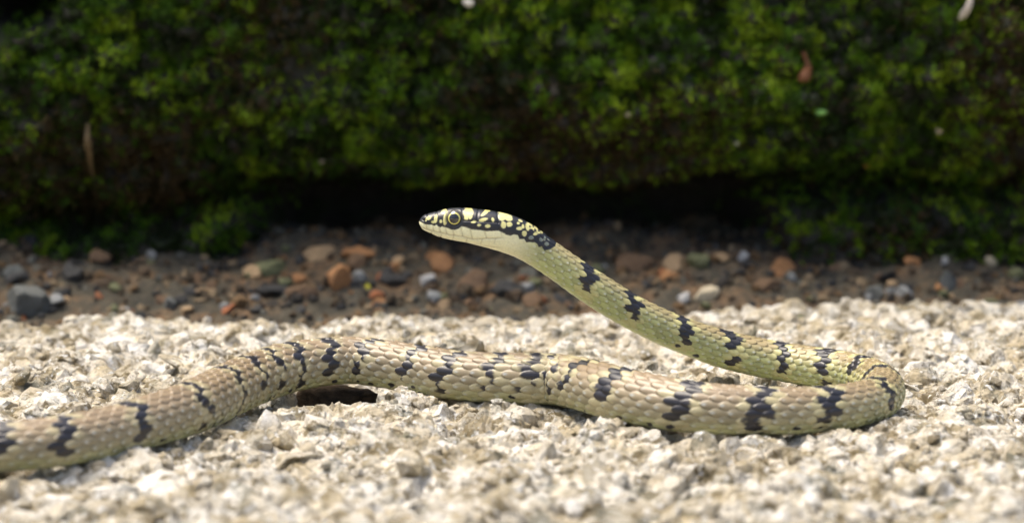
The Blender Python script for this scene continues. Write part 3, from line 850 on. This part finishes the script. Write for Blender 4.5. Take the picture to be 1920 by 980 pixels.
for q, s0 in enumerate(sb):
    m = np.abs(SS - s0) < .013
    rows = np.arange(ROWS)
    jj = np.abs(rows - 8) + int(vr.integers(0, 2))
    zig = -.14 * (jj % 3) + (.46 if q < 8 else .34) * (jj // 3) - .1 + vr.uniform(-.15, .15, ROWS)
    ph0 = vr.uniform(0, 2)
    wrow = (hi_tab[q] * .95 + (.18 if q < 13 else .06)) * vr.uniform(.82, 1.25, ROWS) * np.where(np.abs(rows - 8) > 5.5, .7, 1)
    drop = vr.uniform(size=ROWS) < np.where(np.abs(rows - 8) > 4.5, .12, .0)
    drop |= np.abs(rows - 8) > vr.choice([6.5, 6.5, 7.5])
    ri = np.clip(bestR, 0, ROWS - 1).astype(int)
    d = (.58 * np.interp(bestC, pacc, sd) + .42 * SS - s0) / Lsc - zig[ri] + wig * .25
    wv_ = np.where(drop[ri], 0.02, wrow[ri])
    bl = (1 - sstep(wv_ - .06, wv_ + .06, np.abs(d))) * m * dorsal * (1 - vblend) * (~drop[ri])
    cr = (1 - sstep(wrow[ri] + .22, wrow[ri] + .55, np.abs(d))) * m * dorsal * (1 - vblend)
    black = np.maximum(black, bl); cream = np.maximum(cream, cr)
# small dark dots along the edge of the belly
nd_ = 60
for q in range(nd_):
    s0 = vr.uniform(.05, STOT - .05)
    for sgn in (-1, 1):
        a0 = sgn * (DORS - vr.uniform(.10, .45)); s1 = s0 + vr.normal() * .001
        rr = vr.uniform(.0003, .0006)
        j0, j1 = np.searchsorted(S, [s1 - .002, s1 + .002])
        dd = np.hypot((SS[j0:j1] - s1) / 1.35, (np.where(PH > np.pi, PH - 2 * np.pi, PH)[j0:j1] - a0) * rw[j0:j1, None])
        black[j0:j1] = np.maximum(black[j0:j1], (1 - sstep(rr * .8, rr * 1.1, dd)) * (vr.uniform() < .8))
bodyw = sstep(s_tab[8], s_tab[8] + .003, SS)
cream = (cream * bodyw)[..., None]; black = (black * bodyw)[..., None]
crm = srgb(224, 218, 152) * (1 - tailw) + srgb(208, 198, 156) * tailw
cream = cream * (.85 - .22 * sstep(S_TURN + .07, S_TURN + .11, scs)[..., None])
colr = colr * (1 - cream) + crm * (.92 + .12 * hash2) * cream
blk = np.array([.016, .015, .020])
colr = colr * (1 - black) + blk * (1 + .8 * hashv) * black
# ---- head markings
hc = colr[hm]
cream_h = srgb(238, 236, 196); chin = srgb(238, 232, 192)
tt = sstep(440, 640, HY - .25 * (HX - 300))[..., None]
basec = cream_h * (1 - tt) + chin * tt
hw_ = (1 - sstep(1180, 1560, HX))[..., None]
hc = hc * (1 - hw_) + basec * hw_
# mouth line and labial sutures
ml = (np.exp(-(mdist / 8) ** 2) * mfade)[..., None]
hc = hc * (1 - .45 * ml) + np.array([.30, .22, .12]) * .45 * ml
hc = hc * (1 - .38 * sut[..., None]) + np.array([.34, .27, .15]) * .38 * sut[..., None]
nos = np.exp(-(np.hypot((HX - 212) / 1.5, HY - 300) / 12) ** 2)[..., None]
low = np.array([[120, 318], [175, 330], [230, 352], [300, 352], [335, 366], [352, 352], [372, 372], [398, 384], [420, 368], [470, 384], [520, 402], [560, 404], [600, 396], [632, 364], [680, 374], [722, 384], [745, 398], [900, 412], [1030, 412], [1085, 432], [1112, 452], [1160, 466], [1190, 452], [1235, 462], [1252, 505], [1300, 500], [1325, 542], [1420, 540], [1450, 560], [1465, 595], [1500, 590], [1530, 635], [1600, 622], [1660, 590], [1690, 560], [1700, 545]])
lown = np.interp(HX, low[:, 0], low[:, 1]) + 10 * fbm(HX / 40, HY / 40, seed=301, octv=3)
endl = 1690 + (HY - 550) * .25
dark = (1 - sstep(-5, 5, HY - lown)) * (1 - sstep(-6, 6, HX - endl))
BL = [(268, 278, 34, 20, -25), (345, 288, 20, 48, 8), (440, 216, 40, 20, -8), (453, 290, 22, 66, 5), (402, 312, 16, 20, 0), (318, 322, 22, 16, 0), (235, 300, 10, 18, 0),
      (708, 222, 58, 46, 0), (735, 262, 20, 28, 15), (688, 272, 26, 22, 0), (890, 222, 50, 17, -32), (925, 205, 35, 8, 0), (870, 290, 49, 20, -12), (770, 313, 31, 15, -14), (830, 346, 20, 14, 0), (917, 357, 28, 20, 0), (975, 292, 15, 24, -8),
      (1080, 262, 45, 40, 0), (1150, 278, 44, 30, 0), (1088, 345, 30, 40, 0), (1153, 342, 32, 26, -20), (1115, 235, 75, 16, 5), (1280, 312, 27, 12, 22), (1298, 370, 17, 23, 0), (1256, 388, 33, 20, 0), (1308, 443, 28, 30, 0), (1250, 333, 18, 13, 0),
      (1400, 372, 62, 30, 25), (1450, 408, 66, 30, 30), (1440, 450, 34, 18, -20), (1350, 380, 24, 36, 0), (1525, 446, 18, 12, 20), (1382, 490, 30, 20, 0), (1498, 514, 24, 20, 30), (1560, 565, 27, 20, 20), (1545, 505, 14, 24, 20), (1590, 520, 20, 8, 40)]
spots = np.zeros_like(HX)
for (x0, y0, a_, b_, an) in BL:
    an = math.radians(an); X_ = HX - x0; Y_ = HY - y0
    p_ = (X_ * math.cos(an) + Y_ * math.sin(an)) / a_; q_ = (-X_ * math.sin(an) + Y_ * math.cos(an)) / b_
    spots = np.maximum(spots, 1 - sstep(.82, 1.12, np.hypot(p_, q_) + .35 * fbm(HX / 25, HY / 25, seed=311, octv=2)))
for (x0, y0, a_) in ((1383, 375, 11), (1432, 376, 11), (1440, 416, 16), (1388, 430, 17), (1492, 420, 15)):
    spots = np.minimum(spots, sstep(.8, 1.2, np.hypot(HX - x0, HY - y0) / a_))
dk = (dark * (1 - spots))[..., None]
yel = (dark * spots)[..., None]
spotc = np.where((HX > 1340)[..., None] & (HY > 470)[..., None], srgb(130, 140, 130), srgb(226, 220, 150))
topy = (1 - sstep(200, 250, HY))[..., None]
spotc = spotc * (1 - .5 * topy) + srgb(226, 205, 90) * .5 * topy
hc = hc * (1 - yel) + spotc * yel
hc = hc * (1 - dk) + np.array([.014, .014, .018]) * dk
hc = hc * (1 - nos) + np.array([.004, .004, .004]) * nos
# dark rim round the eye
er = np.exp(-((np.hypot(HX - 560, HY - 280) - 92) / 16) ** 2)[..., None]
hc = hc * (1 - .9 * er) + np.array([.02, .02, .018]) * .9 * er
colr[hm] = hc
colr = np.clip(colr * (.74 + .26 * headw[..., None]), 0.004, .92)

ksn = N('snake_skin', .38, .5)
a = ksn.n('ShaderNodeAttribute', attribute_name='Col').outputs['Color']
posn = ksn.n('ShaderNodeNewGeometry').outputs['Position']
fine = ksn.noise(posn, 2600, 3, .6)
ksn.base(ksn.mix(1.0, a, ksn.ramp(fine, [(.3, g3(.86)), (.65, g3(1.0))]), 'MULTIPLY'))
ksn.p.inputs['Coat Weight'].default_value = .2
ksn.p.inputs['Coat Roughness'].default_value = .22
ksn.p.inputs['Subsurface Weight'].default_value = .06
ksn.p.inputs['Subsurface Radius'].default_value = (1.0, .6, .35)
ksn.p.inputs['Subsurface Scale'].default_value = .0006
ksn.bump(ksn.noise(posn, 5200, 3, .6), .12, .0002)
tipc = np.stack([C[0] - T[0] * .00012, C[-1] + T[-1] * .0003])
vs = np.concatenate([V.reshape(-1, 3), tipc])
n0 = n_s * n_a
ring = np.arange(n_a)
cap0 = np.stack([np.full(n_a, n0), ring, np.roll(ring, -1)], 1)
cap1 = np.stack([np.full(n_a, n0 + 1), (n_s - 1) * n_a + np.roll(ring, -1), (n_s - 1) * n_a + ring], 1)
cs = np.concatenate([colr.reshape(-1, 3), colr[0, :1], colr[-1, :1]])
snake = link('snake', mesh_np('snake', vs, [grid_faces(n_s, n_a, True), cap0, cap1], True, cs, ksn.m),
             label='slender tan and yellow snake with black bars raising its dark patterned head', cat='snake')

# ---- eyes
def ball(r, nu_=40, nv_=28):
    th = np.linspace(0, np.pi, nu_); p2 = np.linspace(0, 2 * np.pi, nv_, endpoint=False)
    v = np.stack([np.sin(th)[:, None] * np.cos(p2), np.sin(th)[:, None] * np.sin(p2), np.cos(th)[:, None] + 0 * p2], -1) * r
    return v.reshape(-1, 3), np.repeat(th, nv_), grid_faces(nu_, nv_, True)
ke = N('eye', .12, .6)
ke.base(ke.n('ShaderNodeAttribute', attribute_name='Col').outputs['Color'])
ke.p.inputs['Coat Weight'].default_value = 1.0
ke.p.inputs['Coat Roughness'].default_value = .02
RE = .00165
ev, eth, ef = ball(RE, 64, 40)
rr = np.sin(eth)
pup = np.array([.006, .006, .008]); ringc = srgb(205, 200, 110); iris = srgb(66, 58, 36)
ec = np.where((rr < .58)[:, None], pup, np.where((rr < .74)[:, None], ringc, iris))
ec = np.where((eth > np.pi / 2)[:, None], iris, ec)
i_e = np.argmin(np.abs(S - s_of(853, 421, 0, .03)))
for sgn in (1, -1):
    ax = B[i_e] * sgn
    axis = Vector(ax) + Vector((0, 0, .05)) + Vector(T[i_e]) * -.10
    ctr = at_y(853.3, 406.8, .4715)
    ctr = ctr + ax * (rw[i_e] - .00122)
    o = link('eye', mesh_np('eye', ev, ef, True, ec, ke.m), snake)
    o.location = ctr
    o.rotation_euler = axis.to_track_quat('Z', 'Y').to_euler()
    pv, pth, pf = ball(RE * 1.004, 40, 40)
    kpm = pth < math.asin(.58)
    nr = int(kpm.sum()) // 40
    pz = link('pupil', mesh_np('pupil', pv[:nr * 40], grid_faces(nr, 40, True), True, np.repeat(pup[None], nr * 40, 0), ke.m), o)
